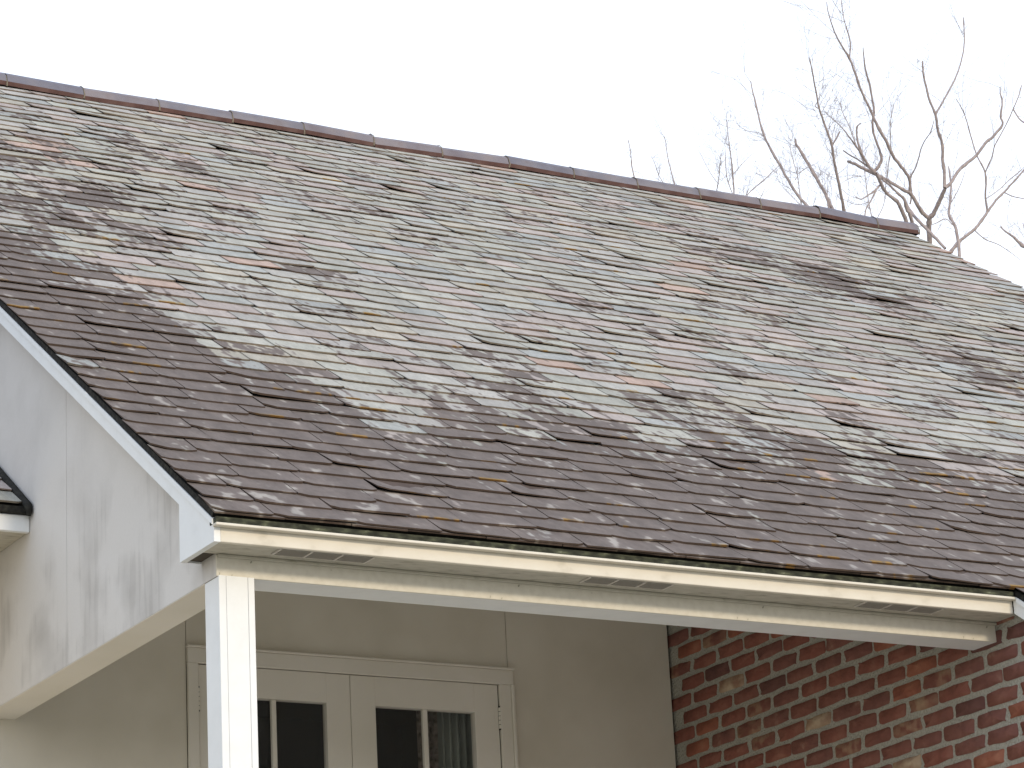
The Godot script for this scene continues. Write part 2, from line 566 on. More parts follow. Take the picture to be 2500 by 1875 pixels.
# one slate as a thin wedge; point_at(x, s, n) places it on its roof
func slate_shape(st: SurfaceTool, d: Dictionary, point_at: Callable, normal_up: Vector3) -> void:
	var r := RandomNumberGenerator.new()
	r.seed = d.seed
	var g: float = d.gauge
	var t: float = d.thick
	var w: float = d.x1 - d.x0
	var mid_x: float = (d.x0 + d.x1) * 0.5
	var shaded_edge := Color(0.56, 0.49, 0.44)   # mossy edge faces, with joint shade also put into the colour
	var low := []       # tail outline, left to right: (x, ds)
	var cl: float = minf(d.cut_l, w * 0.3)
	var cr: float = minf(d.cut_r, w * 0.3)
	low.append(Vector2(d.x0, cl * r.randf_range(0.4, 0.75)))
	low.append(Vector2(d.x0 + cl, 0.0005))
	low.append(Vector2(lerpf(d.x0, d.x1, r.randf_range(0.3, 0.4)), r.randfn(0.0, 0.0018)))
	low.append(Vector2(lerpf(d.x0, d.x1, r.randf_range(0.55, 0.68)), r.randfn(0.0, 0.0018)))
	low.append(Vector2(d.x1 - cr, r.randfn(0.0, 0.001)))
	low.append(Vector2(d.x1, cr * r.randf_range(0.3, 0.7)))
	var top := []
	var under := []
	var head := []
	var uv := []
	var uvh := []
	for i in low.size():
		var p: Vector2 = low[i]
		var f: float = clampf((p.x - d.x0) / w, 0.0, 1.0)
		var lift: float = lerpf(d.lift_l, d.lift_r, f)
		var ds: float = p.y + (p.x - mid_x) * d.turn
		var s: float = d.s + ds
		var hi: float = 0.0150 + lift - 0.0062 * (ds / g)
		top.append(point_at.call(p.x, s, hi))
		under.append(point_at.call(p.x, s, hi - t))
		head.append(point_at.call(p.x, d.s + g * 1.22, 0.0150 - 0.0062 * 1.22 - 0.0005))
		var ux := clampf(p.x, d.x0 + 0.002, d.x1 - 0.002)
		uv.append(Vector2((ux - UMIN) / (UMAX - UMIN), (clampf(s, d.row + 0.007, d.row + g - 0.012) - SMIN) / (SMAX - SMIN)))
		uvh.append(Vector2((ux - UMIN) / (UMAX - UMIN), (d.row + g * 1.0 - 0.006 - SMIN) / (SMAX - SMIN)))
	for i in low.size() - 1:
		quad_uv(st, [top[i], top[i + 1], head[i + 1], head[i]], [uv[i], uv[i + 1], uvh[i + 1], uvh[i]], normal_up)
		var n: Vector3 = (top[i + 1] - top[i]).cross(normal_up)
		quad_uv(st, [top[i], top[i + 1], under[i + 1], under[i]], [uv[i], uv[i + 1], uv[i + 1], uv[i]], n, shaded_edge)
	var last := low.size() - 1
	quad_uv(st, [top[0], under[0], head[0]], [uv[0], uv[0], uvh[0]], Vector3.LEFT, shaded_edge)
	quad_uv(st, [top[last], under[last], head[last]], [uv[last], uv[last], uvh[last]], Vector3.RIGHT, shaded_edge)
	quad_uv(st, [under[0], under[last], head[last], head[0]], [uv[0], uv[last], uvh[last], uvh[0]], -normal_up, shaded_edge)


func quad_uv(st: SurfaceTool, pts: Array, uvs: Array, out: Vector3, tone := Color.WHITE) -> void:
	var n: Vector3 = (pts[1] - pts[0]).cross(pts[2] - pts[0])
	var order := range(pts.size())
	if n.dot(out) > 0.0:
		order.reverse()
	var nn := n.normalized()
	if nn.dot(out) < 0.0:
		nn = -nn
	for i in range(1, order.size() - 1):
		for k in [order[0], order[i], order[i + 1]]:
			st.set_normal(nn)
			st.set_uv(uvs[k])
			st.set_color(tone)
			st.add_vertex(pts[k])


# how large a slate shows in the photograph's frame (0 when outside)
func shown(p: Vector3, basis: Basis) -> float:
	var q := basis.transposed() * (p - cam_at)
	if q.z > -0.5:
		return 0.0
	var t := tan(deg_to_rad(FOV) * 0.5)
	if absf(q.y / -q.z) > t or absf(q.x / -q.z) > t * 4.0 / 3.0:
		return 0.0
	return 1.0 / (q.z * q.z)


func build_roof(house: Node3D) -> void:
	var deck := mb()
	# boards under the slates; their dark edge shows at the rake and above the fascia
	for part in [[LEFT + 0.008, STEP_X, 0.03, RISE], [STEP_X + 0.008, RIGHT - 0.008, LOW, RISE]]:
		var a := [rp(part[0], part[2], -0.034), rp(part[0], part[2], -0.003), rp(part[0], part[3], -0.003), rp(part[0], part[3], -0.034)]
		var poly := a.map(func(v): return Vector2(v.z, v.y))
		prism(deck, poly, part[0], part[1] - (0.0 if part[1] > 5.0 else -0.008))
	var roof := obj("roof", deck, dark_edge, house)
	roof.set_meta("label", "slate roof slope, pale above and stained dark below")
	var rows := lay_slates(LEFT, RIGHT, -12, 56, GAUGE, STEP_X)
	tint_img = Image.create(TW, TH, false, Image.FORMAT_RGB8)
	tint_img.fill(Color8(160, 158, 152))
	off_img = Image.create(TW, TH, false, Image.FORMAT_L8)
	off_img.fill(Color(0.5, 0.5, 0.5))
	lich_img = Image.create(TW, TH, false, Image.FORMAT_L8)
	for d in rows:
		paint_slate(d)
	var m := StandardMaterial3D.new()
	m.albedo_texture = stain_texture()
	m.texture_repeat = false
	m.vertex_color_use_as_albedo = true
	m.roughness = 0.86
	m.metallic_specular = 0.3
	slate_mat = m
	var up := Vector3(0, cos(PITCH), sin(PITCH))
	var basis := Basis.from_euler(cam_turn)
	for d in rows:
		d.size = shown(rp((d.x0 + d.x1) * 0.5, d.s + GAUGE * 0.5, 0.0), basis) * (d.x1 - d.x0)
	rows.sort_custom(func(a, b): return a.size > b.size)
	var rest := mb()
	for i in rows.size():
		if i < 300:
			var st := mb()
			slate_shape(st, rows[i], rp, up)
			obj("slate", st, slate_mat, roof)
		else:
			slate_shape(rest, rows[i], rp, up)
	# doubled slates under the tails of the eave course
	var x := LEFT
	while x < STEP_X:
		var w := rng.randf_range(0.2, 0.3)
		var d := {"x0": x + 0.001, "x1": minf(x + w, STEP_X) - 0.001, "s": rng.randf_range(-0.002, 0.006), "row": 0.0, "gauge": GAUGE, "turn": 0.0, "lift_l": -0.0085, "lift_r": -0.0085, "thick": 0.006, "cut_l": 0.003, "cut_r": 0.003, "seed": rng.randi()}
		slate_shape(rest, d, rp, up)
		x += w
	var far := obj("slates", rest, slate_mat, roof)
	far.set_meta("kind", "stuff")
	ridge(roof)
	# the slope behind the ridge
	var back := mb()
	var top := rp(0, RISE + 0.06, 0.0)
	prism(back, [Vector2(top.z, top.y), Vector2(top.z - 5.9, top.y - 5.9 * tan(PITCH)), Vector2(top.z - 5.9, top.y - 5.9 * tan(PITCH) - 0.04), Vector2(top.z, top.y - 0.04)], LEFT, RIGHT)
	obj("rear_slope", back, dark_edge, house)


func ridge(roof: Node3D) -> void:
	var tops := []
	for v in [[0, 0, 0], [3, 0, -2], [-5, -4, -2]]:
		var clay := noise_tex(0.012, [[0.0, Color8(104 + v[0], 98 + v[1], 104 + v[2])], [0.45, Color8(119 + v[0], 116 + v[1], 123 + v[2])], [0.75, Color8(130 + v[0], 124 + v[1], 127 + v[2])], [1.0, Color8(120 + v[0], 108 + v[1], 108 + v[2])]], 256, 5 + v[0])
		tops.append(mat(clay, Vector3.ONE * 1.1, 0.85, bump_tex(0.05, 3, 4.0), 0.4))
	var lip := noise_tex(0.02, [[0.0, Color8(74, 54, 50)], [0.5, Color8(92, 68, 63)], [1.0, Color8(108, 86, 80)]], 256, 6)
	var lip_mat := mat(lip, Vector3.ONE * 2.0, 0.9)
	var mortar := mat(noise_tex(0.03, [[0.0, Color8(104, 94, 80)], [1.0, Color8(140, 130, 114)]], 256, 8), Vector3.ONE * 4.0, 0.95)
	var apex := rp(0, RISE + 0.07, 0.012)
	var prof := [Vector2(0.094, -0.058), Vector2(0.098, -0.034), Vector2(0.082, 0.010), Vector2(0.050, 0.035), Vector2(0.0, 0.046), Vector2(-0.050, 0.035), Vector2(-0.082, 0.010), Vector2(-0.098, -0.034), Vector2(-0.094, -0.058)]
	var x := 1.426 - 0.447 * 4
	while x < RIGHT - 0.02:
		var x1 := minf(x + 0.447, RIGHT + 0.05)
		if x1 > RIGHT - 0.2:
			x1 = RIGHT + 0.05
		var x0 := maxf(x, LEFT)
		if x1 < LEFT + 0.05:
			x += 0.447
			continue
		var dy := rng.randfn(0.0, 0.004)
		var tilt := rng.randfn(0.0, 0.004)
		var top_mat: Material = tops[rng.randi() % 3]
		var tile := ArrayMesh.new()
		for band in 2:
			var st := mb()
			for i in prof.size() - 1:
				var is_lip := i == 0 or i == prof.size() - 2
				if is_lip != (band == 1):
					continue
				var a: Vector2 = prof[i]
				var b: Vector2 = prof[i + 1]
				var q := []
				for e in [[x0 + 0.003, a, 1.0], [x1 - 0.003, a, 0.985], [x1 - 0.003, b, 0.985], [x0 + 0.003, b, 1.0]]:
					var v: Vector2 = e[1] * e[2]
					q.append(Vector3(e[0], apex.y + v.y + dy + (tilt if e[0] > x0 + 0.1 else -tilt), apex.z + v.x))
				var m := (a + b) * 0.5
				face(st, q, Vector3(0, m.y + 0.05, m.x))
			if band == 0:
				for e in [[x0 + 0.003, Vector3.LEFT], [x1 - 0.003, Vector3.RIGHT]]:
					var q := []
					for v in prof:
						q.append(Vector3(e[0], apex.y + v.y * 0.985 + dy, apex.z + v.x * 0.985))
					face(st, q, e[1])
			st.commit(tile)
			tile.surface_set_material(band, top_mat if band == 0 else lip_mat)
		mesh_node("ridge_tile", tile, null, roof)
		# pointing between two tiles
		var j := mb()
		var pts := []
		for v in prof:
			pts.append(Vector3(x1 + rng.randfn(0.0, 0.002), apex.y + v.y * 0.99 + rng.randf_range(-0.001, 0.002), apex.z + v.x * 0.99))
		tube(j, pts, [0.006, 0.004, 0.0025, 0.002, 0.002, 0.002, 0.0025, 0.004, 0.006], 6)
		obj("ridge_mortar", j, mortar, roof)
		x += 0.447


# ---------- walls, trim, porch ----------
func rake_low(z: float) -> float:
	return 0.1943 + 0.6958 * (-0.279 - z)


func build_house() -> Node3D:
	var house := root("house", "white house with stained slate roof, cream gable, porch corner and red brick wall", "house")
	build_roof(house)
	var ridge_z := R0Z - RISE * cos(PITCH)
	# gable wall in painted boards, a thin joint between them
	var under := func(z: float) -> float: return roof_y(z) - 0.045
	var g1 := mb()
	prism(g1, [Vector2(BEAM_Z, BEAM_Y), Vector2(BEAM_Z, under.call(BEAM_Z)), Vector2(-1.4938, under.call(-1.4938)), Vector2(-1.4938, BEAM_Y)], GABLE, GABLE + THICK)
	obj("gable_panel", g1, gable_mat, house)
	var g2 := mb()
	prism(g2, [Vector2(-1.4962, BEAM_Y), Vector2(-1.4962, under.call(-1.4962)), Vector2(BACK + 0.001, under.call(BACK)), Vector2(BACK + 0.001, BEAM_Y)], GABLE, GABLE + THICK)
	obj("gable_panel", g2, gable_mat, house)
	var g3 := mb()
	prism(g3, [Vector2(BACK - 0.0015, FLOOR), Vector2(BACK - 0.0015, under.call(BACK - 0.0015)), Vector2(ridge_z, under.call(ridge_z)), Vector2(-11.6, 0.1), Vector2(-11.6, FLOOR)], GABLE, GABLE + THICK)
	obj("gable_panel", g3, gable_mat, house)
	var g4 := mb()
	box(g4, Vector3(GABLE + 0.004, BEAM_Y + 0.005, -1.4962), Vector3(GABLE + THICK - 0.004, 0.9, -1.4938), 0.0)
	obj("joint_strip", g4, dark_edge, house)
	obj("gable_underside", slab(Vector3(GABLE + 0.001, BEAM_Y - 0.003, BACK + 0.001), Vector3(GABLE + THICK, BEAM_Y - 0.0003, BEAM_Z - 0.1), 0.001), porch_trim, house)
	# rake boards: the porch gable's with its corner return, and the brick gable's below it
	var band := 0.0733
	var rb := mb()
	prism(rb, [Vector2(0.0, -0.003), Vector2(0.0, rake_low(0.0) + band), Vector2(ridge_z, rake_low(ridge_z) + band), Vector2(ridge_z, rake_low(ridge_z)), Vector2(-0.279, 0.1943), Vector2(-0.279, -0.003)], 0.0, 0.022)
	var rake := obj("rake_board", rb, white, house)
	var rt := mb()
	prism(rt, [Vector2(0.0, rake_low(0.0) + band - 0.021), Vector2(0.0, rake_low(0.0) + band - 0.001), Vector2(ridge_z, rake_low(ridge_z) + band - 0.001), Vector2(ridge_z, rake_low(ridge_z) + band - 0.021)], -0.007, -0.0005)
	obj("rake_trim", rt, white, rake)
	var rb2 := mb()
	prism(rb2, [Vector2(0.004, rake_low(0.004)), Vector2(0.004, rake_low(0.004) + band), Vector2(1.25, rake_low(1.25) + band), Vector2(1.25, rake_low(1.25))], 3.206, 3.228)
	var rake2 := obj("rake_board", rb2, white, house)
	var rt2 := mb()
	prism(rt2, [Vector2(0.03, rake_low(0.03) + band - 0.021), Vector2(0.03, rake_low(0.03) + band - 0.001), Vector2(1.25, rake_low(1.25) + band - 0.001), Vector2(1.25, rake_low(1.25) + band - 0.021)], 3.199, 3.2055)
	obj("rake_trim", rt2, white, rake2)
	# eave: fascia, its top strip, soffit, vents
	var fascia := obj("fascia", slab(Vector3(0.0225, -0.003, -0.02), Vector3(3.2055, 0.0465, 0.0), 0.002), trim_mat, house)
	obj("fascia_strip", slab(Vector3(-0.0045, 0.0445, 0.0005), Vector3(3.2055, 0.0535, 0.030), 0.0015), trim_mat, fascia)
	obj("drip_edge", slab(Vector3(-0.002, 0.0545, -0.03), Vector3(3.2, 0.0755, 0.022), 0.002), moss_mat, house)
	var soffit := obj("soffit", slab(Vector3(0.0225, 0.0, BEAM_Z + 0.0085), Vector3(3.239, 0.012, -0.0205), 0.001), soffit_mat, house)
	for v in [[0.243, 0.578], [1.405, 1.737], [2.553, 2.896]]:
		var vm := mb()
		box(vm, Vector3(v[0], -0.0012, -0.0915), Vector3(v[1], -0.0003, -0.018), 0.0)
		var vent := obj("soffit_vent", vm, vent_dark, soffit)
		for k in 8:
			var z := -0.088 + k * 0.0094
			box_tilt(vm, Vector3((v[0] + v[1]) * 0.5, -0.0035, z), Vector3((v[1] - v[0]) * 0.5 - 0.003, 0.0005, 0.0038), 0.5)
		for k in 4:
			var x: float = lerpf(v[0], v[1], k / 3.0)
			box(vm, Vector3(x - 0.003, -0.006, -0.0915), Vector3(x + 0.003, -0.0012, -0.018), 0.0)
		vent.mesh = vm.commit()
	# open underside of the corner return, bare dark board
	obj("return_underside", slab(Vector3(0.0225, 0.004, -0.277), Vector3(GABLE - 0.001, 0.010, BEAM_Z + 0.008), 0.0), bare_wood, house)
	obj("return_end", slab(Vector3(0.0225, -0.002, -0.279), Vector3(GABLE - 0.001, 0.16, -0.2775), 0.0), white, house)
	obj("bed_moulding", slab(Vector3(GABLE + 0.001, -0.011, BEAM_Z + 0.0085), Vector3(3.2365, -0.0005, BEAM_Z + 0.02), 0.003), soffit_mat, soffit)
	# beam over the porch opening
	var beam := obj("beam", slab(Vector3(GABLE + THICK + 0.001, BEAM_Y, BEAM_Z - THICK), Vector3(3.2365, 0.12, BEAM_Z), 0.001), white, house)
	obj("beam_facing", slab(Vector3(GABLE - 0.002, BEAM_Y - 0.0005, BEAM_Z + 0.0003), Vector3(3.2365, -0.0008, BEAM_Z + 0.008), 0.0015), beam_mat, beam)
	# corner post of three face boards on a core
	var post := obj("post", slab(Vector3(0.0776, FLOOR, BEAM_Z - 0.099), Vector3(0.203, BEAM_Y - 0.001, BEAM_Z + 0.004), 0.002), white, house)
	for b in [[0.0776, 0.1027, 0.016], [0.1037, 0.1800, 0.0155], [0.1810, 0.203, 0.016]]:
		obj("face_board", slab(Vector3(b[0], FLOOR + 0.0, BEAM_Z + 0.0042), Vector3(b[1], BEAM_Y + 0.001, BEAM_Z + b[2]), 0.0012), white, post)
	build_porch(house)
	build_bricks(house)
	build_wing(house)
	# remaining shell of the house
	var shell := mb()
	box(shell, Vector3(GABLE + 0.01, GROUND, -11.5), Vector3(7.4, FLOOR - 0.1, BACK - 0.12), 0.0)
	box(shell, Vector3(7.3, FLOOR - 0.1, -11.5), Vector3(7.42, 0.2, 1.0), 0.0)
	box(shell, Vector3(0.2, FLOOR - 0.1, -11.6), Vector3(7.3, 0.1, -11.45), 0.0)
	box(shell, Vector3(0.2, 0.68, -11.4), Vector3(7.3, 0.75, BACK - 0.3), 0.0)
	obj("shell", shell, cream, house)
	return house


func box_tilt(st: SurfaceTool, c: Vector3, h: Vector3, a: float) -> void:
	var u := Vector3(0, cos(a), sin(a)) * h.y
	var v := Vector3(0, -sin(a), cos(a)) * h.z
	var x := Vector3(h.x, 0, 0)
	face(st, [c - x - v - u, c + x - v - u, c + x + v - u, c - x + v - u], -u)
	face(st, [c - x - v + u, c + x - v + u, c + x + v + u, c - x + v + u], u)
	face(st, [c - x + v - u, c + x + v - u, c + x + v + u, c - x + v + u], v)
	face(st, [c - x - v - u, c + x - v - u, c + x - v + u, c - x - v + u], -v)


func build_porch(house: Node3D) -> void:
	var fz := BACK
	var top := 0.6
	# back wall in boards with open joints, a dark backing behind them
	for p in [[-3.2, 0.150, FLOOR], [0.1515, 0.9315, FLOOR], [2.4135, 3.226, FLOOR]]:
		obj("wall_panel", slab(Vector3(p[0], p[2], fz - 0.03), Vector3(p[1], top, fz), 0.001), porch_mat, house)
	obj("wall_panel", slab(Vector3(0.9342, 0.2, fz - 0.03), Vector3(2.4108, top, fz), 0.001), porch_mat, house)
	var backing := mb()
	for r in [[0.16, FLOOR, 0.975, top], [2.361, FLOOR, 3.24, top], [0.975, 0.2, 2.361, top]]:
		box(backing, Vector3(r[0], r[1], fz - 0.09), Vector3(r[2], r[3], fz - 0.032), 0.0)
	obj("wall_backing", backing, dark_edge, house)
	# casing
	var casing := obj("door_casing", slab(Vector3(0.933, 0.1965, fz + 0.0003), Vector3(2.427, 0.259, fz + 0.018), 0.002), porch_trim, house)
	obj("casing_side", slab(Vector3(0.933, FLOOR, fz + 0.0003), Vector3(0.978, 0.196, fz + 0.018), 0.002), porch_trim, casing)
	obj("casing_side", slab(Vector3(2.3585, FLOOR, fz + 0.0003), Vector3(2.4125, 0.196, fz + 0.018), 0.002), porch_trim, casing)
	obj("casing_edge", slab(Vector3(2.413, FLOOR, fz + 0.0003), Vector3(2.427, 0.196, fz + 0.028), 0.003), porch_trim, casing)
	obj("casing_edge", slab(Vector3(0.929, 0.2595, fz + 0.0003), Vector3(2.431, 0.268, fz + 0.028), 0.003), porch_trim, casing)
	# the two door leaves
	for leaf in [[0.982, 1.658, 1.082, 1.3056, 1.3262, 1.5498], [1.6605, 2.354, 1.7738, 1.9965, 2.0185, 2.240]]:
		var f := mb()
		var z0 := fz - 0.035
		var z1 := fz + 0.006
		var gt := 0.071
		var gb := FLOOR + 0.25
		box(f, Vector3(leaf[0], FLOOR + 0.01, z0), Vector3(leaf[2], 0.1935, z1), 0.0015)
		box(f, Vector3(leaf[5], FLOOR + 0.01, z0), Vector3(leaf[1], 0.1935, z1), 0.0015)
		box(f, Vector3(leaf[2], gt, z0), Vector3(leaf[5], 0.1935, z1 - 0.0003), 0.0)
		box(f, Vector3(leaf[2], FLOOR + 0.01, z0), Vector3(leaf[5], gb, z1 - 0.0003), 0.0)
		var door := obj("door", f, porch_trim, house)
		obj("muntin", slab(Vector3(leaf[3], gb, z0 + 0.012), Vector3(leaf[4], gt, z1 - 0.006), 0.003), porch_trim, door)
		for k in 3:
			var y := lerpf(gt, gb, (k + 1) / 4.0)
			obj("muntin", slab(Vector3(leaf[2], y - 0.01, z0 + 0.0125), Vector3(leaf[3] - 0.0005, y + 0.01, z1 - 0.0065), 0.003), porch_trim, door)
			obj("muntin", slab(Vector3(leaf[4] + 0.0005, y - 0.01, z0 + 0.0125), Vector3(leaf[5], y + 0.01, z1 - 0.0065), 0.003), porch_trim, door)
		for k in 4:
			var ya := lerpf(gt, gb, k / 4.0)
			var yb := lerpf(gt, gb, (k + 1) / 4.0)
			for c in [[leaf[2], leaf[3]], [leaf[4], leaf[5]]]:
				obj("glass_pane", slab(Vector3(c[0], yb + (0.01 if k < 3 else 0.0), z0 + 0.014), Vector3(c[1], ya - (0.01 if k > 0 else 0.0), z0 + 0.017), 0.0), glass, door)
		# hinges on the outer stile
		var hx: float = leaf[1] + 0.002 if leaf[0] > 1.5 else leaf[0] - 0.002
		for hy in [0.05, -0.8, -1.6]:
			var h := mb()
			for k in 5:
				tube(h, [Vector3(hx, hy - 0.045 + k * 0.0185, z1 + 0.005), Vector3(hx, hy - 0.045 + k * 0.0185 + 0.0165, z1 + 0.005)], [0.0055, 0.0055], 8)
			box(h, Vector3(hx - 0.022, hy - 0.046, z1 + 0.0003), Vector3(hx - 0.006, hy + 0.046, z1 + 0.002), 0.0)
			obj("hinge", h, porch_trim, door)
			var pin := mb()
			tube(pin, [Vector3(hx, hy - 0.05, z1 + 0.005), Vector3(hx, hy + 0.052, z1 + 0.005)], [0.0042, 0.0042], 6)
			box(pin, Vector3(hx - 0.004, hy - 0.05, z1 - 0.004), Vector3(hx + 0.004, hy + 0.05, z1 + 0.0008), 0.0)
			obj("hinge_pin", pin, dark_edge, door)
	# ceiling under the slope, and a dim room behind the doors
	var ceil_y := 0.56
	var cl := mb()
	var cz := R0Z - (ceil_y + 0.06 - R0Y) / tan(PITCH)
	prism(cl, [Vector2(BEAM_Z - THICK, roof_y(BEAM_Z - THICK) - 0.06), Vector2(cz, ceil_y), Vector2(BACK, ceil_y), Vector2(BACK, ceil_y + 0.03), Vector2(cz - 0.02, ceil_y + 0.03), Vector2(BEAM_Z - THICK, roof_y(BEAM_Z - THICK) - 0.04)], GABLE + THICK, 3.24)
	obj("porch_ceiling", cl, white, house)
	var room := mb()
	var rz := fz - 2.6
	box(room, Vector3(0.3, FLOOR - 0.1, rz), Vector3(3.24, FLOOR, fz - 0.09), 0.0)
	box(room, Vector3(0.3, 0.6, rz), Vector3(3.24, 0.66, fz - 0.09), 0.0)
	box(room, Vector3(0.24, FLOOR, rz), Vector3(0.3, 0.6, fz - 0.09), 0.0)
	box(room, Vector3(3.24, FLOOR, rz), Vector3(3.3, 0.6, fz - 0.12), 0.0)
	box(room, Vector3(0.24, FLOOR, rz - 0.06), Vector3(3.3, 0.6, rz), 0.0)
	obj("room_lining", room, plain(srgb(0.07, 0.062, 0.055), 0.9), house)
	obj("porch_floor", slab(Vector3(0.06, FLOOR - 0.12, BACK), Vector3(3.24, FLOOR, 0.02), 0.004), plain(srgb(0.68, 0.66, 0.62), 0.8), house)
	obj("porch_base", slab(Vector3(0.1, GROUND, BACK - 0.1), Vector3(3.24, FLOOR - 0.12, -0.04), 0.0), plain(srgb(0.3, 0.16, 0.12), 0.9), house)


func brick_shape(v: int) -> ArrayMesh:
	# worn brick lying along z, its face towards -x; origin at the face's centre
	var r := RandomNumberGenerator.new()
	r.seed = 900 + v
	var st := mb()
	var l := 0.0955 + r.randf_range(-0.006, 0.004)
	var h := 0.0292 + r.randf_range(-0.002, 0.0015)
	var cols := 5
	var ring := []      # outline of the face, slightly rounded and chipped
	var outer := []
	var n := 14
	for i in n:
		var t := TAU * (i + 0.5) / n
		var c := Vector2(cos(t), sin(t))
		var p := Vector2(signf(c.x) * pow(absf(c.x), 0.28) * l, signf(c.y) * pow(absf(c.y), 0.28) * h)
		p += Vector2(r.randfn(0, 0.002), r.randfn(0, 0.0014))
		if r.randf() < 0.2:
			p *= r.randf_range(0.86, 0.95)
		outer.append(Vector3(0.010, p.y, p.x))
		ring.append(Vector3(r.randf_range(0.0, 0.0015), p.y * 0.90, p.x * 0.965))
	var mid := Vector3(r.randf_range(-0.001, 0.001), r.randf_range(-0.004, 0.004), 0)
	for i in n:
		var j := (i + 1) % n
		face(st, [mid, ring[i], ring[j]], Vector3.LEFT)
		var o: Vector3 = Vector3(-0.4, ring[i].y, ring[i].z)
		face(st, [ring[i], ring[j], outer[j]], Vector3(-0.01, (ring[i].y + ring[j].y), (ring[i].z + ring[j].z) * 0.3))
		face(st, [ring[i], outer[j], outer[i]], Vector3(-0.01, (ring[i].y + ring[j].y), (ring[i].z + ring[j].z) * 0.3))
	st.generate_normals()
	return st.commit()


func build_bricks(house: Node3D) -> void:
	var mortar := mat(noise_tex(0.05, [[0.0, Color8(148, 144, 132)], [0.5, Color8(168, 164, 152)], [1.0, Color8(182, 178, 167)]], 512, 21, 5), Vector3.ONE * 3.0, 0.95, bump_tex(0.08, 22, 6.0), 0.8)
	var w := mb()
	prism(w, [Vector2(BACK - 0.1, GROUND), Vector2(BACK - 0.1, roof_y(BACK - 0.1) - 0.04), Vector2(1.05, roof_y(1.05) - 0.04), Vector2(1.05, GROUND)], BRICK_X, BRICK_X + 0.2)
	var wall := obj("brick_wall", w, mortar, house)
	wall.set_meta("label", "red and brown old brick wall with wide grey mortar joints")
	var front := mb()
	box(front, Vector3(BRICK_X + 0.2, GROUND, 0.85), Vector3(7.3, rake_low(1.05), 1.05), 0.0)
	obj("front_wall", front, plain(srgb(0.25, 0.1, 0.07), 0.9), house)
	var kinds := [
		[[0.0, Color8(111, 74, 66)], [0.5, Color8(127, 82, 71)], [1.0, Color8(141, 99, 86)]],
		[[0.0, Color8(106, 71, 64)], [0.5, Color8(125, 84, 75)], [0.75, Color8(131, 89, 78)], [1.0, Color8(158, 128, 110)]],
		[[0.0, Color8(119, 77, 66)], [0.5, Color8(134, 84, 72)], [1.0, Color8(150, 105, 89)]],
		[[0.0, Color8(122, 75, 61)], [0.5, Color8(149, 93, 74)], [1.0, Color8(166, 115, 92)]],
		[[0.0, Color8(96, 67, 62)], [0.5, Color8(110, 76, 69)], [1.0, Color8(120, 84, 76)]],
		[[0.0, Color8(111, 74, 66)], [0.52, Color8(127, 82, 71)], [0.62, Color8(150, 116, 95)], [1.0, Color8(180, 158, 129)]],
		[[0.0, Color8(127, 83, 70)], [0.4, Color8(164, 138, 115)], [0.7, Color8(189, 169, 143)], [1.0, Color8(172, 146, 121)]],
	]
	var mats := []
	for i in kinds.size():
		mats.append(mat(noise_tex(0.014 if i < 5 else 0.010, kinds[i], 256, 60 + i, 5), Vector3.ONE * 2.3, 0.95, bump_tex(0.05, 80 + i, 5.0), 0.7))
	var shapes := []
	for v in 8:
		shapes.append(brick_shape(v))
	var course := 0.0725
	var step := 0.2015
	var rest := mb()
	var made := 0
	for row in range(-20, 9):
		var y := 0.0145 + row * course
		var shift := (0.0 if row % 2 == 0 else 0.5) * step + rng.randfn(0.0, 0.008)
		var z := BACK - 0.05 + shift
		while z < 0.95:
			var zc := z + step * 0.5
			z += step + rng.randfn(0.0, 0.004)
			var gap := rake_low(zc) + 0.03
			if y + 0.03 > minf(gap, 0.62) or zc < BACK - 0.02:
				continue
			# nothing of the wall shows behind the beam and soffit
			if zc > BEAM_Z - 0.5 and zc < -0.1 and y > 0.05:
				continue
			var shape: ArrayMesh = shapes[rng.randi() % shapes.size()]
			var t := rng.randf()
			var light_up := clampf((zc + 1.2) / 1.6, 0.0, 1.0)  # more orange bricks toward the open end: daylight put into the brick colours
			var m: Material = mats[6] if t < 0.02 else mats[5] if t < 0.12 else mats[4] if t < 0.16 else mats[3] if t < 0.24 + 0.22 * light_up else mats[2] if t < 0.62 else mats[rng.randi() % 2]
			# laid either way up, so that shapes repeat less
			var lay := Basis(Vector3.RIGHT, rng.randfn(0.0, 0.008) + (PI if rng.randf() < 0.5 else 0.0))
			var at := Transform3D(lay * Basis.from_scale(Vector3(1, rng.randf_range(0.94, 1.04), rng.randf_range(0.95, 1.01))), Vector3(BRICK_X - 0.0055 - rng.randf_range(0.0, 0.0015), y + rng.randfn(0.0, 0.0015), zc))
			var seen: bool = y > -0.72 and zc < 0.3
			if seen and made < 299:
				var b := mesh_node("brick", shape, m, wall)
				b.transform = at
				made += 1
			else:
				rest.append_from(shape, 0, at)
	var far := obj("bricks", rest, mats[0], wall)
	far.set_meta("kind", "stuff")


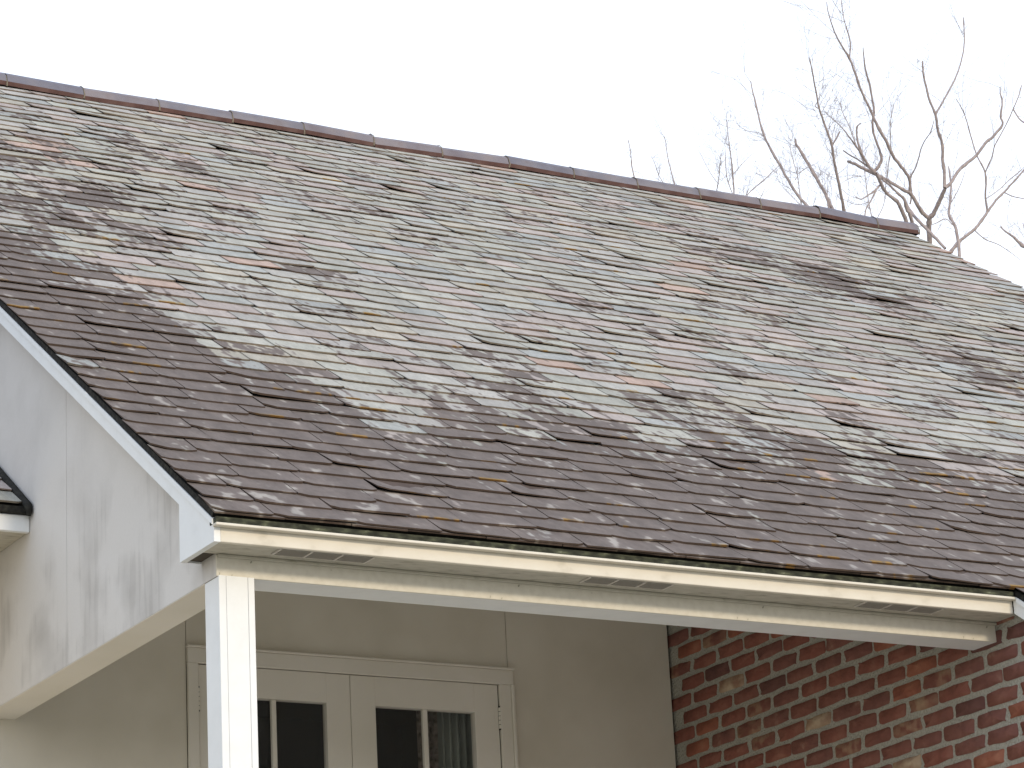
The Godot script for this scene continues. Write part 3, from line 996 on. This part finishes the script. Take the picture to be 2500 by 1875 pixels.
func build_wing(house: Node3D) -> void:
	# lower roof that runs into the gable wall from the left
	var ey := 0.639
	var ez := -1.852
	var wing_point := func(x: float, s: float, n: float) -> Vector3: return Vector3(x, ey - 0.018 + s * sin(PITCH) + n * cos(PITCH), ez - 0.012 - s * cos(PITCH) + n * sin(PITCH))
	var deck := mb()
	var a: Array = [wing_point.call(0, 0.002, -0.034), wing_point.call(0, 0.002, -0.003), wing_point.call(0, 2.4, -0.003), wing_point.call(0, 2.4, -0.034)]
	prism(deck, a.map(func(v): return Vector2(v.z, v.y)), -3.2, GABLE - 0.001)
	var roof := obj("wing_roof", deck, dark_edge, house)
	var m := StandardMaterial3D.new()
	m.albedo_texture = slate_mat.albedo_texture
	m.roughness = 0.86
	m.vertex_color_use_as_albedo = true
	var up := Vector3(0, cos(PITCH), sin(PITCH))
	var rows := lay_slates(-0.75, GABLE - 0.036, 0, 9, GAUGE)
	for d in rows:
		var st := mb()
		# these slates take their staining from a stretch of the main slope's print
		var shift := 0.9
		var lifted := func(x: float, s: float, n: float) -> Vector3: return wing_point.call(x - shift, s - 25 * GAUGE, n)
		d.x0 += shift
		d.x1 += shift
		d.s += 25 * GAUGE
		d.row += 25 * GAUGE
		slate_shape(st, d, lifted, up)
		obj("slate", st, m, roof)
	# dark flashing along the wall
	var fl := mb()
	var pts := []
	var rad := []
	for i in 9:
		var s := -0.02 + 2.3 * i / 8.0
		pts.append(wing_point.call(GABLE - 0.019, s, 0.008))
		rad.append(0.017)
	pts.insert(0, wing_point.call(GABLE - 0.017, -0.032, -0.004))
	rad.insert(0, 0.013)
	pts.insert(0, wing_point.call(GABLE - 0.016, -0.034, -0.024))
	rad.insert(0, 0.010)
	tube(fl, pts, rad, 10)
	obj("flashing", fl, dark_edge, roof)
	obj("drip_edge", slab(Vector3(-3.2, ey - 0.048, ez - 0.03), Vector3(GABLE - 0.004, ey - 0.022, ez - 0.002), 0.002), dark_edge, roof)
	obj("wing_fascia", slab(Vector3(-3.2, ey - 0.115, ez - 0.045), Vector3(GABLE - 0.002, ey - 0.05, ez - 0.022), 0.002), white, house)
	obj("wing_soffit", slab(Vector3(-3.2, ey - 0.110, BACK + 0.001), Vector3(GABLE - 0.002, ey - 0.098, ez - 0.046), 0.001), soffit_mat, house)
	var wall := mb()
	box(wall, Vector3(-3.2, GROUND, BACK - 0.15), Vector3(GABLE, FLOOR, BACK - 0.035), 0.0)
	obj("wing_wall", wall, porch_mat, house)
	var gable := mb()
	prism(gable, [Vector2(BACK - 0.03, FLOOR), Vector2(BACK - 0.03, 0.55), Vector2(-3.8, 1.9), Vector2(-3.8, FLOOR)], -3.2, -3.1)
	obj("wing_side", gable, porch_mat, house)


func build_curtain() -> void:
	var c := root("curtain", "grey green folded curtain with lace edge behind the right door's right panes", "curtain", Vector3(2.15, FLOOR, BACK - 0.13))
	var y0 := 0.02
	var y1 := 2.25
	for part in 2:
		var st := mb()
		var n := 60
		var x0: float = [-0.045, -0.13][part]
		var x1: float = [0.22, -0.035][part]
		var pts := []
		for i in n + 1:
			var f := i / float(n)
			var x := lerpf(x0, x1, f)
			var w := 0.018 * sin(f * (46.0 if part == 0 else 16.0)) + 0.008 * sin(f * 91.0 + 1.0)
			pts.append([Vector3(x, 0, w + (0.0 if part == 0 else 0.02)), f])
		for i in n:
			var hang := 5
			for k in hang:
				var q := []
				for e in [[i, k], [i + 1, k], [i + 1, k + 1], [i, k + 1]]:
					var p: Vector3 = pts[e[0]][0]
					var t: float = e[1] / float(hang)
					q.append(Vector3(p.x + (0.0 if part == 0 else 0.03 * sin(t * 40.0) * pts[e[0]][1] * 0.3), lerpf(y0, y1, t), p.z * (1.15 - 0.3 * t)))
				face(st, q, Vector3.BACK)
		var m := mat(noise_tex(0.02, [[0.0, Color8(128, 134, 124)], [1.0, Color8(156, 160, 150)]] if part == 0 else [[0.0, Color8(70, 60, 52)], [0.5, Color8(140, 128, 116)], [1.0, Color8(176, 164, 152)]], 256, 31 + part), Vector3.ONE * (1.0 if part == 0 else 6.0), 0.95)
		m.cull_mode = BaseMaterial3D.CULL_DISABLED
		obj(["curtain_panel", "lace_edge"][part], st, m, c)


# ---------- bare trees behind the house ----------
# limbs: x, y, z in metres, radius in millimetres
var TREES := {
"A": [[11.51,6.43,-10.79,23,11.48,6.54,-10.73,23,11.45,6.61,-10.68,22,11.44,6.63,-10.66,21], [11.45,6.62,-10.67,18,11.37,6.66,-10.66,18,11.28,6.73,-10.62,17,11.21,6.79,-10.60,16,11.15,6.81,-10.60,14,11.07,6.85,-10.61,14,10.98,6.89,-10.62,14,10.90,6.92,-10.62,14,10.82,6.97,-10.61,13,10.73,7.05,-10.58,11,10.65,7.10,-10.54,9,10.54,7.16,-10.49,6,10.45,7.22,-10.46,4,10.34,7.28,-10.44,3,10.26,7.33,-10.43,3], [11.21,6.79,-10.60,12,11.16,6.90,-10.53,14,11.09,6.96,-10.51,14,10.97,7.06,-10.48,14,10.89,7.15,-10.44,14,10.81,7.25,-10.42,14,10.75,7.35,-10.41,12,10.70,7.42,-10.39,11,10.60,7.57,-10.36,10,10.56,7.65,-10.34,10,10.48,7.80,-10.31,9,10.39,7.90,-10.29,7,10.31,8.00,-10.26,6,10.22,8.13,-10.20,4,10.19,8.21,-10.17,3], [10.48,7.80,-10.31,6,10.48,7.91,-10.28,6,10.45,8.01,-10.26,5,10.42,8.10,-10.25,4,10.40,8.21,-10.24,4,10.39,8.32,-10.23,3], [10.87,6.95,-10.63,14,10.91,7.01,-10.59,14,10.91,7.06,-10.56,12,10.88,7.15,-10.55,10,10.84,7.24,-10.54,10,10.81,7.33,-10.51,10,10.80,7.42,-10.46,10,10.78,7.50,-10.44,9,10.72,7.64,-10.38,8,10.65,7.74,-10.33,7,10.58,7.89,-10.24,4], [10.97,6.89,-10.62,14,10.88,6.95,-10.66,14,10.81,6.99,-10.69,14,10.74,7.03,-10.71,13,10.68,7.06,-10.74,12], [10.82,6.97,-10.61,9,10.73,7.03,-10.63,7,10.64,7.07,-10.64,6,10.58,7.11,-10.65,5], [10.72,7.06,-10.57,10,10.67,7.15,-10.55,9,10.65,7.23,-10.53,8,10.64,7.28,-10.50,8,10.66,7.30,-10.47,3], [11.06,6.37,-10.49,17,10.99,6.47,-10.42,17,10.91,6.54,-10.37,17,10.86,6.58,-10.35,15,10.76,6.63,-10.34,14,10.70,6.67,-10.31,14,10.65,6.72,-10.28,14,10.60,6.75,-10.25,12], [11.11,6.37,-10.47,17,11.03,6.47,-10.39,16,10.97,6.53,-10.36,14,10.93,6.60,-10.33,14,10.86,6.65,-10.33,10,10.78,6.71,-10.33,9,10.74,6.75,-10.35,9], [11.49,6.31,-10.55,12,11.43,6.44,-10.62,14,11.40,6.52,-10.67,14,11.36,6.62,-10.73,14,11.34,6.74,-10.80,12,11.33,6.79,-10.82,11], [11.36,6.79,-10.81,7,11.35,6.86,-10.76,7,11.30,6.98,-10.69,7,11.31,7.06,-10.61,6,11.29,7.20,-10.47,5,11.30,7.28,-10.35,4,11.29,7.36,-10.28,3], [10.68,6.68,-10.32,9,10.62,6.62,-10.33,8,10.56,6.58,-10.33,7,10.48,6.53,-10.33,5,10.42,6.54,-10.32,3], [10.64,6.63,-10.32,7,10.59,6.53,-10.35,6,10.55,6.46,-10.37,6,10.53,6.33,-10.39,6], [11.44,6.63,-10.66,21,11.46,6.66,-10.61,19,11.46,6.74,-10.52,17,11.45,6.81,-10.42,17], [11.44,6.81,-10.42,16,11.44,6.93,-10.40,14,11.42,7.05,-10.38,14,11.40,7.18,-10.34,12,11.35,7.30,-10.32,12,11.31,7.41,-10.28,11,11.26,7.51,-10.27,9,11.19,7.69,-10.23,8,11.16,7.77,-10.20,8,11.15,7.84,-10.18,7], [11.31,7.41,-10.28,9,11.39,7.53,-10.27,8,11.51,7.72,-10.25,7,11.59,7.89,-10.23,6,11.64,8.07,-10.21,6,11.65,8.21,-10.20,5,11.65,8.34,-10.19,5], [11.45,6.81,-10.42,14,11.51,6.87,-10.40,14,11.59,6.98,-10.39,14,11.68,7.06,-10.37,14,11.77,7.14,-10.34,13,11.86,7.26,-10.30,13,11.90,7.29,-10.28,12,11.98,7.40,-10.22,10,11.96,7.47,-10.21,8,11.97,7.59,-10.18,7,11.95,7.67,-10.17,5,11.94,7.72,-10.15,4]],
"C": [[12.83,7.00,-12.25,19,12.87,7.05,-12.21,17,12.93,7.13,-12.17,15,13.00,7.20,-12.13,15,13.08,7.26,-12.10,15,13.14,7.33,-12.08,14,13.22,7.44,-12.05,13,13.31,7.55,-12.04,11,13.41,7.65,-12.02,10,13.50,7.75,-11.98,9,13.60,7.86,-11.94,8,13.70,7.97,-11.91,6,13.83,8.12,-11.88,4], [13.22,7.44,-12.05,10,13.18,7.57,-12.00,9,13.13,7.77,-11.91,8,13.05,7.91,-11.90,6,12.99,8.06,-11.88,6,12.93,8.26,-11.86,5,12.89,8.36,-11.86,4,12.84,8.46,-11.87,3], [13.13,7.77,-11.91,6,13.15,7.90,-11.81,6,13.15,7.99,-11.75,5,13.22,8.16,-11.65,5,13.25,8.29,-11.56,5,13.28,8.39,-11.51,5,13.31,8.51,-11.47,4], [13.25,8.29,-11.56,7,13.28,8.19,-11.53,7,13.32,8.13,-11.49,7], [13.18,7.55,-12.00,4,13.31,7.64,-11.98,4,13.48,7.79,-11.95,4,13.60,7.89,-11.92,3], [13.09,7.26,-12.10,5,13.20,7.18,-12.09,5,13.31,7.14,-12.06,4,13.43,7.08,-12.05,3,13.57,7.01,-12.06,2], [13.42,7.65,-12.01,6,13.47,7.59,-11.94,5,13.54,7.55,-11.86,4]],
"V": [[12.35,6.63,-11.45,15,12.36,6.69,-11.45,15,12.36,6.83,-11.45,15,12.35,6.96,-11.46,14,12.33,7.09,-11.50,12,12.37,7.25,-11.51,10,12.41,7.43,-11.53,9,12.44,7.60,-11.58,7], [12.37,7.20,-11.53,4,12.42,7.29,-11.49,4,12.47,7.42,-11.44,3,12.50,7.53,-11.41,2], [12.35,6.95,-11.46,4,12.27,7.03,-11.48,4,12.18,6.99,-11.54,4,11.99,6.96,-11.62,3]],
"D": [[14.90,7.47,-13.31,20,14.79,7.70,-13.32,20,14.70,7.78,-13.36,18,14.62,7.88,-13.40,12,14.55,7.95,-13.44,8,14.53,7.99,-13.45,8], [14.74,7.74,-13.35,8,14.74,7.89,-13.34,6,14.73,8.02,-13.35,4]],
"B": [[10.28,6.24,-10.36,15,10.27,6.36,-10.37,14,10.24,6.42,-10.40,14,10.22,6.50,-10.42,14,10.19,6.60,-10.44,14,10.15,6.72,-10.47,14,10.11,6.85,-10.51,13,10.05,7.01,-10.55,12,10.04,7.03,-10.56,10,10.03,7.09,-10.56,10], [10.30,6.26,-10.34,15,10.27,6.32,-10.30,14,10.21,6.41,-10.22,13,10.13,6.51,-10.14,13,10.06,6.62,-10.07,12,10.00,6.71,-10.01,11,9.96,6.78,-9.96,11,9.90,6.87,-9.92,10,9.84,6.97,-9.89,9,9.78,7.05,-9.85,8,9.73,7.15,-9.80,7,9.65,7.28,-9.72,6,9.59,7.38,-9.66,4], [9.96,6.79,-9.96,7,9.98,6.84,-9.92,6,10.00,6.89,-9.89,5], [10.21,6.35,-10.41,10,10.21,6.48,-10.42,10,10.19,6.59,-10.43,10], [9.78,7.04,-9.85,5,9.75,7.06,-9.86,4,9.76,7.09,-9.84,3], [10.19,6.31,-10.44,13,10.13,6.41,-10.50,13,10.07,6.53,-10.57,13,10.01,6.66,-10.62,12,9.97,6.76,-10.64,11,9.92,6.90,-10.67,11,9.88,7.01,-10.70,10,9.84,7.15,-10.73,9,9.82,7.29,-10.75,8,9.79,7.46,-10.75,7,9.77,7.56,-10.75,6,9.76,7.65,-10.75,3], [9.86,7.12,-10.73,3,9.83,7.17,-10.75,2]],
"P": [[12.78,9.55,-17.38,8,12.77,9.65,-17.37,8,12.73,9.85,-17.36,7,12.72,10.01,-17.35,4,12.69,10.15,-17.34,4], [12.75,9.80,-17.37,3,12.83,9.76,-17.34,2,12.88,9.66,-17.36,2]],
"Q": [[14.73,10.53,-19.54,9,14.72,10.68,-19.55,8,14.71,10.89,-19.59,7,14.70,11.08,-19.63,6,14.70,11.29,-19.66,4,14.70,11.42,-19.68,3], [14.70,10.64,-19.58,5,14.62,10.70,-19.58,5,14.51,10.84,-19.57,4,14.44,10.96,-19.53,4,14.37,11.04,-19.49,2], [14.50,10.84,-19.57,3,14.53,10.94,-19.56,2], [14.50,10.73,-19.62,3,14.54,10.84,-19.61,2]],
"R": [[14.82,10.00,-18.47,10,14.79,10.16,-18.44,9,14.76,10.39,-18.39,9,14.71,10.69,-18.33,6,14.67,10.83,-18.29,5,14.62,11.04,-18.22,3], [14.79,10.18,-18.44,5,14.64,10.38,-18.34,5,14.53,10.67,-18.17,3], [14.78,10.14,-18.45,6,14.59,10.20,-18.49,6,14.55,10.34,-18.38,5,14.46,10.57,-18.16,3], [14.55,10.31,-18.40,4,14.48,10.46,-18.45,3,14.41,10.76,-18.54,2], [14.83,10.05,-18.45,6,14.90,10.15,-18.43,6,15.01,10.29,-18.40,6,15.16,10.42,-18.35,6,15.35,10.61,-18.30,4], [14.75,10.44,-18.37,3,14.91,10.62,-18.34,3,15.01,10.72,-18.32,2], [14.91,10.16,-18.42,3,14.91,10.27,-18.30,3], [15.14,10.17,-18.48,4,15.22,10.35,-18.43,3]],
"T": [[13.30,8.41,-15.09,6,13.31,8.56,-15.09,5,13.30,8.82,-15.09,5,13.30,9.00,-15.11,4,13.27,9.24,-15.14,3,13.28,9.41,-15.15,2], [13.31,8.99,-15.11,3,13.37,9.04,-15.07,3,13.49,9.10,-15.01,2], [13.29,8.63,-15.07,3,13.16,8.73,-15.07,3,13.09,8.80,-15.07,2]],
"U": [[14.53,8.64,-15.51,6,14.53,8.79,-15.52,5,14.52,9.02,-15.55,5,14.52,9.35,-15.57,4,14.54,9.57,-15.59,3], [14.54,8.76,-15.53,4,14.60,8.95,-15.40,4,14.56,9.16,-15.27,4,14.51,9.40,-15.09,5,14.45,9.58,-14.97,5,14.41,9.71,-14.89,4,14.40,9.85,-14.80,3], [14.56,9.49,-15.61,6,14.52,9.71,-15.67,6,14.49,9.98,-15.74,5,14.46,10.13,-15.78,4,14.44,10.25,-15.79,4], [14.52,9.02,-15.55,3,14.45,9.03,-15.68,3,14.37,9.14,-15.82,2], [14.52,9.33,-15.57,3,14.38,9.31,-15.63,3,14.25,9.23,-15.67,2]],
}


func build_tree(key: String, called: String, label: String, group: String, base: Vector2, twigs: int, seed_at: int, reach: float) -> void:
	var r := RandomNumberGenerator.new()
	r.seed = seed_at
	var limbs: Array = TREES[key]
	var first := Vector3(limbs[0][0], limbs[0][1], limbs[0][2])
	var foot := Vector3(first.x + base.x, GROUND, first.z + base.y)
	var t := root(called, label, "tree", foot, group)
	var lines := []
	for i in limbs.size():
		var l: Array = limbs[i]
		var pts := []
		var rad := []
		for k in range(0, l.size(), 4):
			pts.append(Vector3(l[k], l[k + 1], l[k + 2]) - foot)
			rad.append(maxf(l[k + 3], 1.2) * 0.001)
		var fine := smooth_line(pts, rad, r)
		lines.append(fine)
		var st := mb()
		tube(st, fine[0], fine[1], 7)
		if i == 0:
			# trunk down to the ground
			var tp := []
			var tr := []
			for k in 7:
				var f := k / 6.0
				tp.append(Vector3(0, 0, 0).lerp(pts[0], f) + Vector3(sin(f * PI) * 0.15, 0, sin(f * 5.0) * 0.06 * sin(f * PI)))
				tr.append(lerpf(rad[0] * 2.6 + 0.02, rad[0], pow(f, 0.7)))
			tube(st, tp, tr, 9)
			obj("trunk", st, bark, t)
		else:
			obj("limb", st, bark, t)
	# fine twigs spring from the limbs and fork
	var tw := mb()
	var lengths := []
	var total := 0.0
	for l in lines:
		var sum := 0.0
		for k in l[0].size() - 1:
			sum += l[0][k].distance_to(l[0][k + 1])
		lengths.append(sum)
		total += sum
	for i in twigs:
		var pick := r.randf() * total
		var li := 0
		while li < lengths.size() - 1 and pick > lengths[li]:
			pick -= lengths[li]
			li += 1
		var l: Array = lines[li]
		var n: int = l[0].size()
		var k := r.randi_range(int(n * 0.1), n - 2)
		var p: Vector3 = l[0][k]
		var along: Vector3 = (l[0][k + 1] - p).normalized()
		var d := (along * 0.7 + Vector3(r.randfn(-0.1, 0.6), r.randfn(0.4, 0.45), r.randfn(0, 0.6))).normalized()
		twig(tw, p, d, reach * r.randf_range(0.3, 1.0), minf(l[1][k] * 0.6, 0.0022), 3, r)
	var o := obj("twigs", tw, bark, t)
	o.set_meta("kind", "stuff")


func smooth_line(pts: Array, rad: Array, r: RandomNumberGenerator) -> Array:
	var c := Curve3D.new()
	for i in pts.size():
		var h: Vector3 = (pts[mini(i + 1, pts.size() - 1)] - pts[maxi(i - 1, 0)]) * 0.16
		c.add_point(pts[i], -h, h)
	var op := []
	var orad := []
	for i in pts.size() - 1:
		for k in 4:
			var f := k / 4.0
			var knot := 1.0 + (r.randf_range(0.05, 0.3) if r.randf() < 0.2 else 0.0)
			op.append(c.sample(i, f) + Vector3(r.randfn(0, 1), r.randfn(0, 1), r.randfn(0, 1)) * rad[i] * 0.12)
			orad.append(lerpf(rad[i], rad[i + 1], f) * knot)
	op.append(pts[pts.size() - 1])
	orad.append(rad[rad.size() - 1] * 0.8)
	return [op, orad]


func twig(st: SurfaceTool, p: Vector3, d: Vector3, length: float, rad: float, level: int, r: RandomNumberGenerator) -> void:
	var n := 5
	var pts := [p]
	var rr := [rad]
	var dir := d
	for i in n:
		dir = (dir + Vector3(r.randfn(0, 0.18), r.randfn(0.06, 0.16), r.randfn(0, 0.18))).normalized()
		pts.append(pts[i] + dir * length / n)
		rr.append(rad * lerpf(1.0, 0.45, (i + 1.0) / n))
	tube(st, pts, rr, 3)
	if level > 0:
		for i in range(1, n + 1):
			if r.randf() < 0.62:
				var b := (dir + Vector3(r.randfn(0, 0.8), r.randfn(0.1, 0.6), r.randfn(0, 0.8))).normalized()
				twig(st, pts[i], b, length * r.randf_range(0.3, 0.6), rad * 0.6, level - 1, r)


func build_trees() -> void:
	build_tree("A", "bare_tree", "bare pollarded tree forked just behind the right end of the ridge", "", Vector2(0.1, -0.3), 65, 1, 0.7)
	build_tree("B", "bare_tree", "bare tree of three knobbly poles rising over the ridge left of the forked tree", "", Vector2(0.9, -0.5), 65, 2, 0.5)
	build_tree("C", "bare_tree", "slender bare tree leaning right past the roof's right edge with long thin forks", "", Vector2(-0.6, -0.4), 28, 3, 0.6)
	build_tree("V", "sapling", "upright bare stem between the forked tree and the leaning one", "", Vector2(0.2, -0.3), 12, 4, 0.4)
	build_tree("D", "bare_tree", "bare knobbly branch tree low at the right edge below the leaning tree", "", Vector2(1.2, 0.4), 12, 5, 0.5)
	build_tree("P", "sapling", "single thin bare stem alone at the middle of the ridge, leftmost tree", "", Vector2(0.3, -0.3), 3, 6, 0.25)
	build_tree("Q", "sapling", "faint thin bare sapling beside the lone stem over the ridge", "", Vector2(0.3, -0.2), 24, 7, 0.35)
	build_tree("R", "bare_tree", "faint distant bushy bare tree between the thin saplings and the three poles", "", Vector2(0.2, -0.4), 55, 8, 0.5)
	build_tree("T", "sapling", "thin bare sapling crossing the leftmost of the three poles", "", Vector2(0.1, -0.4), 34, 9, 0.4)
	build_tree("U", "sapling", "tall wispy bare sapling behind the forked tree's left limbs", "", Vector2(0.1, -0.5), 50, 10, 0.5)
